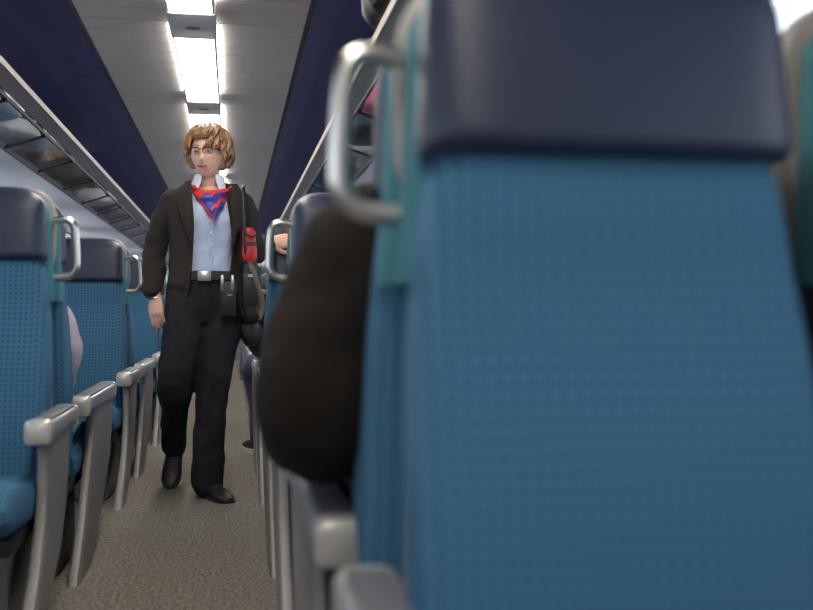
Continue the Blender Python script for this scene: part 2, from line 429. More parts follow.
# ------------------------------------------------------------------ seats
def interp(tab, z):
    for (a, va), (b, vb) in zip(tab[:-1], tab[1:]):
        if z <= b: 
            t = max(0, (z-a)/(b-a)); t = t*t*(3-2*t) if False else t
            return va+(vb-va)*t
    return tab[-1][1]
FR = [(.34, -.295), (.50, -.290), (.58, -.280), (.66, -.266), (.74, -.248), (.80, -.232), (.86, -.220), (.91, -.213), (.965, -.205)]
RE = [(.40, -.12), (.6, -.085), (.8, -.045), (.965, -.020), (1.2, -.012)]
def backrest_bm():
    bm = bmesh.new(); rr = []
    N = 26
    for i in range(N):
        u = i/(N-1); z = .34+(.985-.34)*u
        f, r = interp(FR, z), interp(RE, z)
        hw = interp([(.40, .197), (.6, .205), (.8, .197), (.965, .178)], z)
        e = .0
        if i == 0: e = .02
        if i == N-1: e = .010
        rr.append((z, f+e, r, hw-e))
    def ring(z, f, r, hw):
        out = []; n = 48; cy = (f+r)/2; hy = (r-f)/2
        for k in range(n):
            a = 2*PI*k/n; ca, sa = math.cos(a), math.sin(a)
            x = hw*math.copysign(abs(ca)**.28, ca); y = hy*math.copysign(abs(sa)**.45, sa)
            # front face slightly hollow between bolsters
            if sa < 0: y += .014*(1-(abs(x)/hw)**4)*min(1, (z-.40)*6) * (.9 if z < .9 else .5)
            out.append(Vector((x*(1-.09*max(0, (sa+1)/2)), cy+y, z)))
        return out
    loft(bm, [ring(*q) for q in rr])
    return bm
def headrest_bm():
    bm = bmesh.new(); rings = []
    N = 26
    for i in range(N):
        u = (1-math.cos(PI*i/(N-1)))/2; z = .976+(1.180-.976)*(u if u < .8 else .8+(u-.8))
        k = 1.
        e = 0
        if u < .08: e = (1-u/.08)**2*.008
        tt = max(0, (u-.66)/.34); top = (1-tt**2.6)**.5 if tt < 1 else .02
        hw = (.183-.010*u)*(.50+.50*top) - e*.6
        hw = hw if tt < .999 else hw*.92
        f = -.219-.004*math.sin(u*PI)+.03*u; r = -.10
        thick = (r-f)*(.4+.6*top)
        f2 = r-thick+e
        rings.append((z, f2, r, hw))
    for z, f, r, hw in rings:
        pass
    def ring(z, f, r, hw):
        out = []; n = 44; cy = (f+r)/2; hy = (r-f)/2
        for k in range(n):
            a = 2*PI*k/n; ca, sa = math.cos(a), math.sin(a)
            out.append(Vector((hw*math.copysign(abs(ca)**.30, ca), cy+hy*math.copysign(abs(sa)**.6, sa), z)))
        return out
    loft(bm, [ring(*q) for q in rings])
    return bm
def shell_bm():
    bm = bmesh.new(); rings = []
    for i in range(28):
        u = math.sin(PI/2*i/27); z = .34+(1.196-.34)*u
        tt = max(0, (u-.88)/.12); top = (1-tt**2.6)**.5 if tt < 1 else 0
        hw = interp([(.36, .15), (.6, .155), (.93, .15), (.98, .178), (1.2, .182)], z)*(.52+.48*top)
        r = interp(RE, z); f = r-(.006 if z > .9 else .022); r2 = min(r+.022, -.001) if z > .9 else r+.022
        n = 40; cy = (f+r2)/2; hy = (r2-f)/2
        rings.append([Vector((hw*math.copysign(abs(math.cos(2*PI*k/n))**.25, math.cos(2*PI*k/n)), cy+hy*math.copysign(abs(math.sin(2*PI*k/n))**.7, math.sin(2*PI*k/n)), z)) for k in range(n)])
    loft(bm, rings); return bm
def wing_bm():
    bm = bmesh.new(); rings = []
    for i in range(24):
        u = math.sin(PI/2*i/23); z = .86+(1.170-.86)*u
        tt = max(0, (u-.78)/.22); top = (1-tt**2.6)**.5 if tt < 1 else 0
        hw = (.186-.013*u)*(.50+.50*top); f, r = -.125, -.017; cy = (f+r)/2; hy = (r-f)/2*(.5+.5*top)
        rings.append([Vector((hw*math.copysign(abs(math.cos(2*PI*k/40))**.3, math.cos(2*PI*k/40)), cy+hy*math.copysign(abs(math.sin(2*PI*k/40))**.5, math.sin(2*PI*k/40)), z)) for k in range(40)])
    loft(bm, rings); return bm
def cushion_bm():
    bm = bmesh.new(); rings = []
    prof = [(-.19, .31, .385), (-.24, .295, .392), (-.34, .29, .398), (-.48, .295, .412), (-.6, .30, .436), (-.66, .305, .442), (-.70, .312, .436), (-.735, .33, .415), (-.75, .355, .39)]
    for y, z0, z1 in prof:
        n = 40; cz = (z0+z1)/2; hz = (z1-z0)/2
        rings.append([Vector((.203*math.copysign(abs(math.cos(2*PI*k/n))**.28, math.cos(2*PI*k/n)), y, cz+hz*math.copysign(abs(math.sin(2*PI*k/n))**.5, math.sin(2*PI*k/n)))) for k in range(n)])
    loft(bm, rings); return bm
def handle_bm(s):   # s: side of the aisle in local x
    bm = bmesh.new()
    x0, x1 = .165, .240
    P = [(x0, 1.092), (x1-.035, 1.099), (x1-.012, 1.093), (x1-.001, 1.070), (x1+.004, .985), (x1+.001, .955), (x1-.014, .937), (x1-.045, .931), (x0-.03, .930)]
    stube(bm, [(s*x, -.045, z) for x, z in P], [.0118]*9, k=5, n=14)
    return bm
def arm_pad_bm(s, b):
    bm = bmesh.new(); y0, y1 = (-.46, -.01) if not b else (-.95, -.22)
    rings = []
    for i in range(12):
        u = i/11; y = y0+(y1-y0)*u
        k = 1-(1-min(1, u*9))**2*.35
        zt = .555-.004*(1-k); zb = .497+(.014*u) + (1-k)*.012
        hw = .033*(.8+.2*k)
        n = 24; cz = (zt+zb)/2; hz = (zt-zb)/2
        rings.append([Vector((s*.214+hw*math.copysign(abs(math.cos(2*PI*j/n))**.45, math.cos(2*PI*j/n)), y, cz+hz*math.copysign(abs(math.sin(2*PI*j/n))**.5, math.sin(2*PI*j/n)))) for j in range(n)])
    loft(bm, rings); return bm
def arm_top_bm(s, b):
    y0, y1 = (-.40, -.03) if not b else (-.87, -.27)
    bm = bmesh.new(); box(bm, s*.214-.024, s*.214+.024, y0, y1, .550, .561, .004, 2); return bm
def arm_cap_bm(s, b, end):
    bm = bmesh.new(); y0, y1 = (-.47, -.01) if not b else (-.96, -.22)
    e, d = (y0, 1) if end == 0 else (y1, -1); rings = []
    for k, q in ((-.004, .75), (.0, .93), (.012, 1.), (.040, 1.)):
        rings.append([Vector((s*.214+.0345*q*math.copysign(abs(math.cos(2*PI*j/24))**.45, math.cos(2*PI*j/24)), e+d*k, .528+.033*q*math.copysign(abs(math.sin(2*PI*j/24))**.5, math.sin(2*PI*j/24)))) for j in range(24)])
    loft(bm, rings); return bm
def arm_leg_bm(s, b, world_b):
    # blade that bends toward one end on its way down; rows of (z, near, far)
    if not b: R = [(.515, -.44, -.10), (.46, -.44, -.11), (.38, -.445, -.12), (.30, -.47, -.15), (.20, -.53, -.23), (.12, -.61, -.35), (.05, -.70, -.48), (.0, -.76, -.57)]
    else: R = [(.515, -.92, -.42), (.46, -.93, -.40), (.38, -.92, -.37), (.30, -.87, -.32), (.20, -.75, -.25), (.12, -.61, -.18), (.05, -.46, -.11), (.0, -.36, -.06)]
    bm = bmesh.new(); rings = []
    for z, a, c in R:
        n = 20; cy = (a+c)/2; hy = (c-a)/2
        xo = s*(.222-.004*(1-z/.515))
        rings.append([Vector((xo+.020*math.copysign(abs(math.cos(2*PI*j/n))**.5, math.cos(2*PI*j/n)), cy+hy*math.copysign(abs(math.sin(2*PI*j/n))**.4, math.sin(2*PI*j/n)), z)) for j in range(n)])
    loft(bm, rings); return bm
def plinth_bm():
    bm = bmesh.new(); box(bm, -.19, .19, -.66, -.10, .26, .305, .01, 2, mi=1); box(bm, -.16, .16, -.52, -.16, .0, .265, .02, 2); return bm
ME = {}
def mk(key, bm, m):
    o = obj('m', bm, m); ME[key] = o.data; bpy.data.objects.remove(o)
mk('backrest', backrest_bm(), M_['teal']); mk('headrest', headrest_bm(), M_['navy']); mk('shell', shell_bm(), M_['shell'])
mk('wing', wing_bm(), M_['side']); mk('cushion', cushion_bm(), M_['teal']); mk('plinth', plinth_bm(), [M_['plinth'], M_['black']])
for s in (-1, 1):
    mk('grab%d' % s, handle_bm(s), M_['silver'])
    for b in (0, 1):
        mk('pad%d%d' % (s, b), arm_pad_bm(s, b), M_['arm']); mk('cap%d%d0' % (s, b), arm_cap_bm(s, b, 0), M_['cap']); mk('cap%d%d1' % (s, b), arm_cap_bm(s, b, 1), M_['cap']); mk('top%d%d' % (s, b), arm_top_bm(s, b), M_['armtop']); mk('leg%d%d' % (s, b), arm_leg_bm(s, b, 0), M_['armleg'])
def part(name, key, parent):
    o = bpy.data.objects.new(name, ME[key]); C.objects.link(o); o.parent = parent; return o
def seat(x, y0, away, aisle, label, group=None):
    t = thing('train_seat', label, 'seat', (x, y0, 0), PI if away else 0, group)
    part('backrest', 'backrest', t); part('headrest', 'headrest', t); part('headrest_backing', 'wing', t); part('seat_shell', 'shell', t); part('seat_cushion', 'cushion', t); part('plinth', 'plinth', t)
    side = -1 if x > 0 else 1          # world direction of the aisle
    s = side*(-1 if away else 1)
    b = 1 if away else 0
    if aisle:
        p = part('armrest', 'pad%d%d' % (s, b), t); part('armrest_cap', 'cap%d%d0' % (s, b), p); part('armrest_cap', 'cap%d%d1' % (s, b), p); part('armrest_inlay', 'top%d%d' % (s, b), p); part('armrest_leg', 'leg%d%d' % (s, b), t)
        if not away: part('grab_handle', 'grab%d' % s, t)
    return t
order = ['nearest', 'second', 'third', 'fourth', 'fifth', 'sixth', 'seventh', 'eighth']
lab = {
 (1, 0, 0, 1): 'large teal and navy aisle seat filling the right foreground',
 (1, 0, 0, 0): 'window seat beside the large foreground seat, cut by the right edge',
 (1, 0, 1, 1): 'seat back to back with the foreground seat, under the passenger in the parka',
 (1, 0, 1, 0): 'window seat beside the passenger in the dark parka',
 (1, 1, 0, 1): 'right aisle seat whose silver handle shows just left of the dark parka',
 (1, 2, 0, 1): 'right aisle seat whose top edge the conductor holds with her hand',
 (1, 2, 1, 1): 'right aisle seat occupied by the passenger in dark jeans',
 (-1, 1, 0, 1): 'nearest left aisle seat facing the camera, cut by the left edge',
 (-1, 1, 1, 1): 'left seat back to back with the nearest one, holding the passenger in lilac knit',
 (-1, 2, 0, 1): 'second left aisle seat facing the camera, just left of the conductor',
 (-1, 2, 1, 1): 'left aisle seat back to back with the second one',
 (-1, 3, 0, 1): 'third left aisle seat facing the camera, a strip beside the hanging hand of the conductor',
}
for k in range(8):
    for sd in (-1, 1):
        if k == 0 and sd < 0: continue
        for away in (0, 1):
            for ai in (1, 0):
                if not ai and k > 3: continue
                nm = 'left' if sd < 0 else 'right'
                l = lab.get((sd, k, away, ai)) or '%s-side %s seat in the %s row of seats, facing %s' % (nm, 'aisle' if ai else 'window', order[k], 'away from the camera' if away else 'the camera')
                seat(sd*(.523 if ai else .975), H0+PIT*k, away, ai, l, 'seats on the %s of the aisle' % nm)

# ------------------------------------------------------------------ people
def frame(d, n):
    d = Vector(d).normalized(); n = Vector(n); n = (n-d*n.dot(d)).normalized(); return d, n, d.cross(n)
def hand(bm, w, d, n, thumb=1, curl=(.25, .3, .35, .4), spread=.06, sc=1., nails=None):
    """w wrist, d pointing to the fingers, n out of the back of the hand, thumb side = +-side vector"""
    w = Vector(w); d, n, s = frame(d, n); s = s*thumb     # s points to the thumb
    L = .092*sc
    rings = []
    for u, hw, th in ((-.15, .027, .019), (.0, .026, .018), (.25, .033, .017), (.6, .040, .0155), (.95, .040, .013), (1.05, .036, .009)):
        c = w+d*L*u
        rings.append([c+s*math.cos(2*PI*k/16)*hw*sc+n*math.sin(2*PI*k/16)*th*sc for k in range(16)])
    loft(bm, rings)
    for i, (off, ln) in enumerate(((.030, .072), (.0105, .080), (-.0105, .074), (-.030, .058))):
        base = w+d*L*.9+s*off*sc
        a = curl[i]; dir_ = (d+s*off*spread*25*.2).normalized(); p = base.copy(); pts = [base-d*.02, p.copy()]
        for j, fr in enumerate((.42, .32, .26)):
            a2 = a*(j+1)*.75
            dd = dir_*math.cos(a2)-n*math.sin(a2)
            p = p+dd*ln*fr*sc; pts.append(p.copy())
        tube(bm, pts, [.0095*sc, .009*sc, .0084*sc, .0076*sc, .0062*sc], n=10)
        if nails is not None:
            nn = (n*math.cos(a*2.25)+dir_*math.sin(a*2.25)).normalized()
            e = (pts[-1]-pts[-2]).normalized(); c = pts[-1]-e*.001+nn*.005; q = nn.cross(e)
            rr = [[c+e*(.008*math.cos(t))+q*(.0052*math.sin(t))+nn*h for t in [2*PI*k/10 for k in range(10)]] for h in (-.003, .002)]
            loft(nails, rr)
    b = w+d*L*.22+s*.022*sc-n*.004
    td = (d*.72+s*.62-n*.30).normalized(); td2 = (d*.95+s*.2-n*.35).normalized()
    p1 = b+td*.042*sc; p2 = p1+td2*.032*sc; p3 = p2+td2*.025*sc
    tube(bm, [b-td*.015, p1, p2, p3], [.014*sc, .0118*sc, .0100*sc, .0078*sc], n=10)
def head(bm, c, yaw=0., sc=1., tilt=0.):
    def f(q):
        x, y, z = q
        # y<0 is the face
        if z < 0:
            k = 1-.30*(-z)**1.6 if y < .2 else 1-.36*(-z)**1.3
            x *= k
            if y > 0: y *= 1-.45*(-z)
            if y < 0: y = y*(1-.04*z*z)-.05*(-z)**2
        if y < 0:
            y *= 1-.15*math.exp(-((z-.08)/.14)**2)*math.exp(-((abs(x)-.38)/.18)**2)*1.1   # eye sockets
            nose = math.exp(-(x/.14)**2)*max(0, 1-abs((z+.18)/.36))**1.0
            nose2 = math.exp(-(x/.16)**2)*math.exp(-((z+.26)/.09)**2)
            y -= .17*nose+.19*nose2
            y -= .05*math.exp(-(x/.30)**2)*math.exp(-((z+.50)/.07)**2)      # lips
            y += .035*math.exp(-(x/.3)**2)*math.exp(-((z+.62)/.05)**2)
            y -= .07*math.exp(-(x/.28)**2)*math.exp(-((z+.86)/.16)**2)      # chin
            y -= .035*math.exp(-((z-.27)/.10)**2)*math.exp(-((abs(x)-.35)/.25)**2)
            x *= 1+.05*math.exp(-((z+.15)/.2)**2)                          # cheekbones
        return Vector((x, y, z))
    vs = ball(bm, (0, 0, 0), (.073*sc, .092*sc, .118*sc), 64, 56, f)
    for sx in (-1, 1):   # ears
        vs += ball(bm, (sx*.076*sc, .012*sc, -.012*sc), (.010*sc, .019*sc, .031*sc), 12, 10)
    M = Matrix.Translation(Vector(c)) @ Matrix.Rotation(yaw, 4, 'Z') @ Matrix.Rotation(tilt, 4, 'X')
    for v in vs: v.co = M @ v.co
    return M
def hair_locks(bm, M, sc, n, rnd, length, vol, face_open=.9, curl=.02, thick=.011):
    """a cap plus tapered locks that hug the skull and curl at the ends"""
    for i in range(n):
        # root on the upper skull
        az = rnd.uniform(-PI, PI); el = rnd.uniform(.15, 1.0)
        if el > .98: el = .98
        crown = Vector((.10, .25, 1)).normalized()
        # lock runs from near the crown outwards and down along azimuth az
        front = math.cos(az+PI/2) if False else -math.sin(az)   # 1 when az points to -y (face)
        L = length*(1. if front < .55 else face_open)
        pts = []; rad = []
        N = 8
        a0 = rnd.uniform(.05, .75)
        for j in range(N):
            u = j/(N-1)
            th = a0+u*L*rnd.uniform(.97, 1.03)
            th = min(th, 2.35)
            r = 1+vol*math.sin(min(th, 2.2)*.85)+rnd.uniform(-.012, .012)
            azz = az+curl*6*math.sin(u*3+i)
            p = Vector((math.sin(th)*math.cos(azz)*.078*r, math.sin(th)*math.sin(azz)*.098*r, math.cos(th)*.122*r+.004))
            pts.append(M @ (p*sc)); rad.append(thick*sc*(.55+.75*math.sin(PI*min(1, u*.9+.12)))*(1 if j < N-1 else .5))
        tube(bm, pts, rad, n=7, flat=.6)

def conductor():
    t = thing('person', 'woman conductor walking up the aisle in a dark jacket, with a red and blue neckerchief', 'person', (.05, 4.60, 0))
    X = lambda px: (px-204)*.00443
    Z = lambda py: .83+(312-py)*.0045
    cx = .008
    # ---- continuous body
    bm = bmesh.new(); nails = bmesh.new()
    hy = math.radians(-17)
    HM = head(bm, (.012, -.012, 1.540), hy, .98, math.radians(4))
    tube(bm, [(.010, .02, 1.30), (.012, .015, 1.40), (.014, .005, 1.50)], [.060, .050, .050], n=18)
    loft(bm, [ering((cx, 0.01, z), a, b, 28) for z, a, b in ((.80, .12, .09), (.90, .14, .095), (1.0, .13, .085), (1.1, .123, .083), (1.2, .135, .09), (1.3, .14, .08), (1.34, .12, .065), (1.385, .07, .05))])
    RA = [(-.130, .015, 1.325), (-.195, .02, 1.22), (-.218, .03, 1.09), (-.222, 0, .99), (-.218, -.03, .905)]
    LA = [(.140, .02, 1.32), (.185, .03, 1.22), (.205, .05, 1.110), (.255, .17, 1.135), (.290, .255, 1.165)]
    stube(bm, RA, [.052, .043, .037, .033, .023]); stube(bm, LA, [.052, .043, .037, .033, .023])
    hand(bm, (-.217, -.032, .905), (.06, -.10, -1), (-.55, -.8, .05), thumb=-1 if False else 1, curl=(.22, .28, .33, .36), sc=.95, nails=nails)
    hand(bm, (.294, .262, 1.166), (.86, -.02, .10), (.05, -.85, .52), thumb=1, curl=(.40, .50, .6, .6), sc=1.02, nails=nails)
    LR = [(-.075, 0, .90), (-.105, -.05, .70), (-.125, -.03, .50), (-.140, .13, .34), (-.148, .26, .215)]
    LL = [(.085, 0, .90), (.06, -.02, .70), (.03, -.03, .47), (.015, -.02, .28), (.015, .0, .10)]
    stube(bm, LR, [.075, .060, .048, .042, .033]); stube(bm, LL, [.075, .060, .048, .042, .033])
    body = obj('body', remesh(bm, .0042, 2), M_['skin'], t)
    bm = nails; obj('fingernails', bm, M_['nail'], body)
    # ---- face
    def fp(x, y, z): return HM @ Vector((x, y, z))
    bm = bmesh.new(); tube(bm, [fp(-.023, -.092, -.0570), fp(-.010, -.100, -.0600), fp(0, -.102, -.0610), fp(.010, -.100, -.0600), fp(.023, -.092, -.0570)], [.0026, .0050, .0054, .0050, .0026], n=8, flat=1)
    obj('lips', bm, M_['lips'], body)
    for sx in (-1, 1):
        bm = bmesh.new(); ball(bm, fp(sx*.029, -.0775, .008), (.0115, .0085, .0052), 16, 12); e = obj('eye', bm, M_['white'], body)
        bm = bmesh.new(); ball(bm, fp(sx*.029-.002, -.0855, .008), (.0048, .003, .0046), 12, 8); obj('iris', bm, M_['eye'], e)
        bm = bmesh.new(); tube(bm, [fp(sx*.014, -.092, .031), fp(sx*.03, -.090, .036), fp(sx*.046, -.079, .031)], [.0022, .0026, .0014], n=6); obj('eyebrow', bm, M_['hair'], body)
    # glasses
    g = bmesh.new()
    for sx in (-1, 1):
        P = []
        for k in range(21):
            a = 2*PI*k/20; P.append(fp(sx*.030+.0225*math.copysign(abs(math.cos(a))**.7, math.cos(a)), -.103+.006*abs(math.cos(a))*(1 if sx*math.cos(a) > 0 else 0), .008+.0145*math.copysign(abs(math.sin(a))**.7, math.sin(a))))
        tube(g, P, [.0012 if P[i].z < fp(0, -.1, .010).z else .0028 for i in range(21)], n=6, round_ends=False)
        tube(g, [fp(sx*.052, -.097, .014), fp(sx*.070, -.075, .014), fp(sx*.077, -.01, .010)], [.002, .002, .002], n=6)
    tube(g, [fp(-.008, -.105, .013), fp(0, -.108, .016), fp(.008, -.105, .013)], .0018, n=6)
    go = obj('glasses', g, M_['black'], body)
    # ---- hair
    rnd = random.Random(3)
    bm = bmesh.new()
    hv = ball(bm, (0, 0, 0), (1, 1, 1), 48, 36)
    for v in hv:
        q = v.co.copy(); az = math.atan2(q.y, q.x)
        front = max(0, -q.y/ max(.001, math.hypot(q.x, q.y))) if math.hypot(q.x, q.y) > .01 else 0
        side = abs(q.x)
        # hollow at the face: push verts in front & below hairline inward
        sx_, sy_, sz_ = .090, .108, .122
        p = Vector((q.x*sx_, q.y*sy_+.012, q.z*sz_+.006))
        if q.z < .0: p.x *= 1+.10*math.exp(-((q.z+.35)/.3)**2)
        if q.z < -.42: p.z = -.42*sz_+(q.z+.42)*sz_*.35
        hl = .50
        if q.y < -.15 and q.z < hl:
            k = min(1, (hl-q.z)/.15)*min(1, (-q.y-.15)/.25)
            p.y = p.y*(1-k)+(-.02)*k; p.x *= 1-.20*k*(abs(q.x) < .75)
        nn = noise.noise(q*4.5)*.010+noise.noise(q*11)*.004
        p += p.normalized()*nn
        v.co = HM @ p
    # locks
    for i in range(560):
        az = rnd.uniform(-PI, PI)
        fr = -math.sin(az)      # 1 at the face
        if fr > .45:            # fringe swept sideways across the forehead
            ths = rnd.uniform(.2, .6); the = rnd.uniform(.88, 1.10) if fr > .75 else rnd.uniform(1.10, 1.50); sw = rnd.uniform(-.6, -.1)
        elif fr > .05:
            ths = rnd.uniform(.3, 1.2); the = min(ths+rnd.uniform(.4, .8), 1.86); sw = rnd.uniform(-.25, .15)
        else:
            ths = rnd.uniform(.1, 1.4); the = min(2.0, ths+rnd.uniform(.5, .9)); sw = rnd.uniform(-.4, .4)
        pts = []; rad = []; vol = rnd.uniform(.97, 1.09); ph = rnd.uniform(0, 6); wv = rnd.uniform(.02, .07)
        for j in range(9):
            u = j/8; th = ths+(the-ths)*u; a = az+sw*u*u+wv*math.sin(u*5+ph)
            bul = 1+.09*math.sin(min(PI, th*1.15))*(1 if fr < .5 else .3)+.035*math.sin(u*5.5+ph)+(.05*u*u if fr < .5 else 0)
            p = Vector((math.sin(th)*math.cos(a)*.088*bul*vol, math.sin(th)*math.sin(a)*.106*bul*vol+.010, math.cos(th)*.124*bul*vol+.006))
            pts.append(HM @ p); rad.append(.0072*(.4+.75*math.sin(PI*(u*.8+.15))))
        tube(bm, pts, rad, n=6, flat=.55, mi=rnd.choice((0, 0, 1, 2)))
    obj('hair', bm, [M_['hair'], M_['hair2'], M_['hair3']], body)
    # ---- shirt
    tors = [(.93, .150, .108), (1.0, .142, .100), (1.08, .138, .100), (1.16, .148, .115), (1.24, .156, .120), (1.31, .152, .100), (1.35, .125, .080), (1.38, .085, .062), (1.42, .062, .058)]
    def tf(z, col):
        tab = [(a, (b, c)[col]) for a, b, c in tors]; return interp(tab, z)
    def front(x, z, off=0.):
        hx, hy_ = tf(z, 0), tf(z, 1); r = max(0, 1-((x-cx)/hx)**2); return .01-hy_*math.sqrt(r)-off
    bm = bmesh.new(); loft(bm, [ering((cx, .01, z), tf(z, 0), tf(z, 1), 48) for z in [.93+i*.0135 for i in range(34)]]); wrinkle(bm, .013, 13, (1.3, 1.3, .6))
    sh = obj('shirt', bm, M_['shirt'], t)
    bm = bmesh.new()
    for i in range(5):
        z = 1.03+i*.05; ball(bm, (.038-.004*i, front(.035, z, .006), z), (.005, .003, .005), 10, 6)
    obj('button', bm, M_['collar'], sh)
    bm = bmesh.new(); P = [(.034-.0005*i, front(.034, 1.0+i*.02, .004), 1.0+i*.02) for i in range(13)]
    tube(bm, P, .0028, n=6); obj('placket', bm, M_['shirt'], sh)
    # collar
    bm = bmesh.new(); rows = []
    for u in [i/24 for i in range(25)]:
        a = math.radians(-62)+math.radians(304)*u      # opens at the front (-90)
        k = abs(2*u-1)**2
        top = Vector((.014+.062*math.cos(a), .012+.060*math.sin(a)-.0*k, 1.452-.006*k))
        mid = Vector((.014+.072*math.cos(a), .012+.070*math.sin(a)-.006*k, 1.425-.012*k))
        bot = Vector((.014+(.082+.022*k)*math.cos(a)*(1+.15*k), .012+(.080+.008*k)*math.sin(a)-.008*k, 1.395-.045*k**3))
        rows.append([top, mid, bot])
    sheet(bm, rows, .003)
    obj('collar', bm, M_['collar'], sh)
    # ---- jacket
    def xl(z): return interp([(.80, -.10), (.86, -.088), (.95, -.066), (1.0, -.060), (1.10, -.052), (1.2, -.048), (1.28, -.052), (1.36, -.062), (1.405, -.066)], z)
    def xr(z): return interp([(.80, .17), (.86, .145), (.95, .118), (1.0, .112), (1.10, .118), (1.2, .118), (1.28, .104), (1.36, .092), (1.405, .088)], z)
    jt = [(.80, .195, .140), (.86, .193, .138), (.93, .186, .130), (1.0, .172, .120), (1.08, .166, .120), (1.16, .172, .132), (1.24, .182, .136), (1.31, .190, .122), (1.355, .185, .104), (1.385, .150, .085), (1.41, .098, .070), (1.425, .076, .062)]
    bm = bmesh.new(); rows = []
    zs = [.80+i*.0125 for i in range(51)]
    for z in zs:
        hx = interp([(a, b) for a, b, c in jt], z); hyy = interp([(a, c) for a, b, c in jt], z)
        al = -PI/2-math.asin(min(1, (cx-xl(z))/hx)); ar = -PI/2+math.asin(min(1, (xr(z)-cx)/hx))
        N = 48; r = []
        for i in range(N+1):
            a = al-(2*PI-(ar-al))*i/N
            r.append(Vector((cx+hx*math.cos(a), .014+hyy*math.sin(a), z+(0 if z > .82 else .02*math.sin(a)))))
        rows.append(r)
    jitter(rows, .008, 8, (1, 1, .7)); sheet(bm, rows, -.006)
    # sleeves
    def sleeve(P, R):
        stube(bm, P, R, k=8, n=22)
    s0 = len(bm.verts)
    sleeve([(-.100, .02, 1.345), (-.138, .02, 1.338), (-.190, .025, 1.24), (-.222, .035, 1.10), (-.230, .01, 1.0), (-.228, -.025, .925)], [.045, .056, .055, .050, .048, .043])
    sleeve([(.110, .02, 1.340), (.150, .03, 1.325), (.186, .04, 1.22), (.206, .06, 1.108), (.255, .17, 1.132), (.280, .235, 1.156)], [.045, .062, .060, .056, .050, .044])
    bm.verts.ensure_lookup_table(); bm.normal_update()
    for v in bm.verts[s0:]:
        q = Vector((v.co.x*14, v.co.y*14, v.co.z*22)); v.co += v.normal*(.011*noise.noise(q)+.005*noise.noise(q*2.3))
    jk = obj('jacket', bm, M_['jacket'], t)
    # lapels & pocket flap
    def jfront(x, z, off):
        hx = interp([(a, b) for a, b, c in jt], z); hyy = interp([(a, c) for a, b, c in jt], z)
        return .014-hyy*math.sqrt(max(.02, 1-((x-cx)/hx)**2))-off
    def flap(pts, off, name, m, par, grid=8):
        # pts: quad strip given as two polylines (inner, outer) in px
        A, B = pts; bm = bmesh.new(); rows = []
        for i in range(grid+1):
            u = i/grid
            def at(L):
                k = u*(len(L)-1); j = min(int(k), len(L)-2); f = k-j
                return (L[j][0]+(L[j+1][0]-L[j][0])*f, L[j][1]+(L[j+1][1]-L[j][1])*f)
            a, b = at(A), at(B); r = []
            for q in range(5):
                w = q/4; px, py = a[0]+(b[0]-a[0])*w, a[1]+(b[1]-a[1])*w
                x, z = X(px), Z(py); r.append(Vector((x, jfront(x, z, off+.010*math.sin(w*PI)), z)))
            rows.append(r)
        sheet(bm, rows, .006); return obj(name, bm, m, par)
    flap(([(190, 183), (192, 200), (193, 220), (191, 246)], [(184, 181), (175, 199), (181, 222), (191, 247)]), .021, 'lapel', M_['jacket'], jk)
    flap(([(227, 186), (229, 200), (231, 222), (232, 246)], [(235, 184), (243, 199), (240, 222), (232, 247)]), .021, 'lapel', M_['jacket'], jk)
    flap(([(168, 277), (184, 281)], [(168, 286), (183, 290)]), .015, 'pocket_flap', M_['jacket'], jk)
    # neckerchief
    bm = bmesh.new(); N = 22; rows = []
    for i in range(N+1):
        v = i/N; r = []
        for j in range(N+1):
            w = j/N
            pl = (189+(213-189)*v**1.15, 187+(223-187)*v); pr = (231+(214-231)*v**.9, 187+(223-187)*v)
            px = pl[0]+(pr[0]-pl[0])*w; py = pl[1]+(pr[1]-pl[1])*w + 5*math.sin(w*PI)*(1-v)
            x, z = X(px), Z(py)
            y = front(x, min(z, 1.34), .016)+.010*math.sin(v*15+w*3)*(1-v*.6)+(.045*max(0, z-1.34)/.05)*.5 - .014*math.sin(w*PI)
            r.append(Vector((x, y, z)))
        rows.append(r)
    def smi(i, j):
        v, w = i/N, j/N; e = min(w, 1-w)*(1-v)
        nz = noise.noise(Vector((v*3.1+4, w*3.7+1.5*v, 2.)))
        red = (w < .5 and w*(1-v) < .055) or v < .13 or nz > .2 or (w > .93 and v < .5)
        return 0 if red else 1
    sheet(bm, rows, .003, smi)
    tube(bm, [(X(191), .0, 1.392), (X(190)+.002, -.04, 1.385), (X(193), -.075, 1.382)], [.010, .012, .012], n=8)
    tube(bm, [(X(231), .0, 1.392), (X(232), -.035, 1.385), (X(229), -.070, 1.382)], [.010, .012, .012], n=8)
    sc_ = obj('neckerchief', bm, [M_['sred'], M_['sblue']], t)
    # ---- trousers
    bm = bmesh.new()
    loft(bm, [ering((cx+.004, .01, z), a, b, 30) for z, a, b in ((.78, .12, .10), (.84, .150, .115), (.90, .160, .118), (.96, .152, .108), (1.005, .146, .102))])
    stube(bm, [(-.070, .0, .87), (-.093, -.02, .74), (-.118, -.045, .60), (-.128, -.040, .50), (-.138, .05, .40), (-.146, .16, .29), (-.149, .255, .195)], [.098, .094, .086, .080, .066, .059, .060], k=8, n=22)
    stube(bm, [(.088, .0, .87), (.070, -.015, .74), (.045, -.03, .60), (.030, -.035, .47), (.020, -.025, .32), (.014, -.018, .16), (.012, -.016, .055)], [.100, .092, .080, .072, .069, .071, .074], k=8, n=22)
    b2 = remesh(bm, .007, 5, 0)
    wrinkle(b2, .009, 11, (1, 1, .8))
    tr = obj('trousers', b2, M_['trouser'], t)
    bm = bmesh.new(); tube(bm, [(.032, -.118, .62), (.026, -.113, .5), (.020, -.10, .35), (.014, -.094, .12)], .0025, n=6); obj('crease', bm, M_['trouser'], tr)
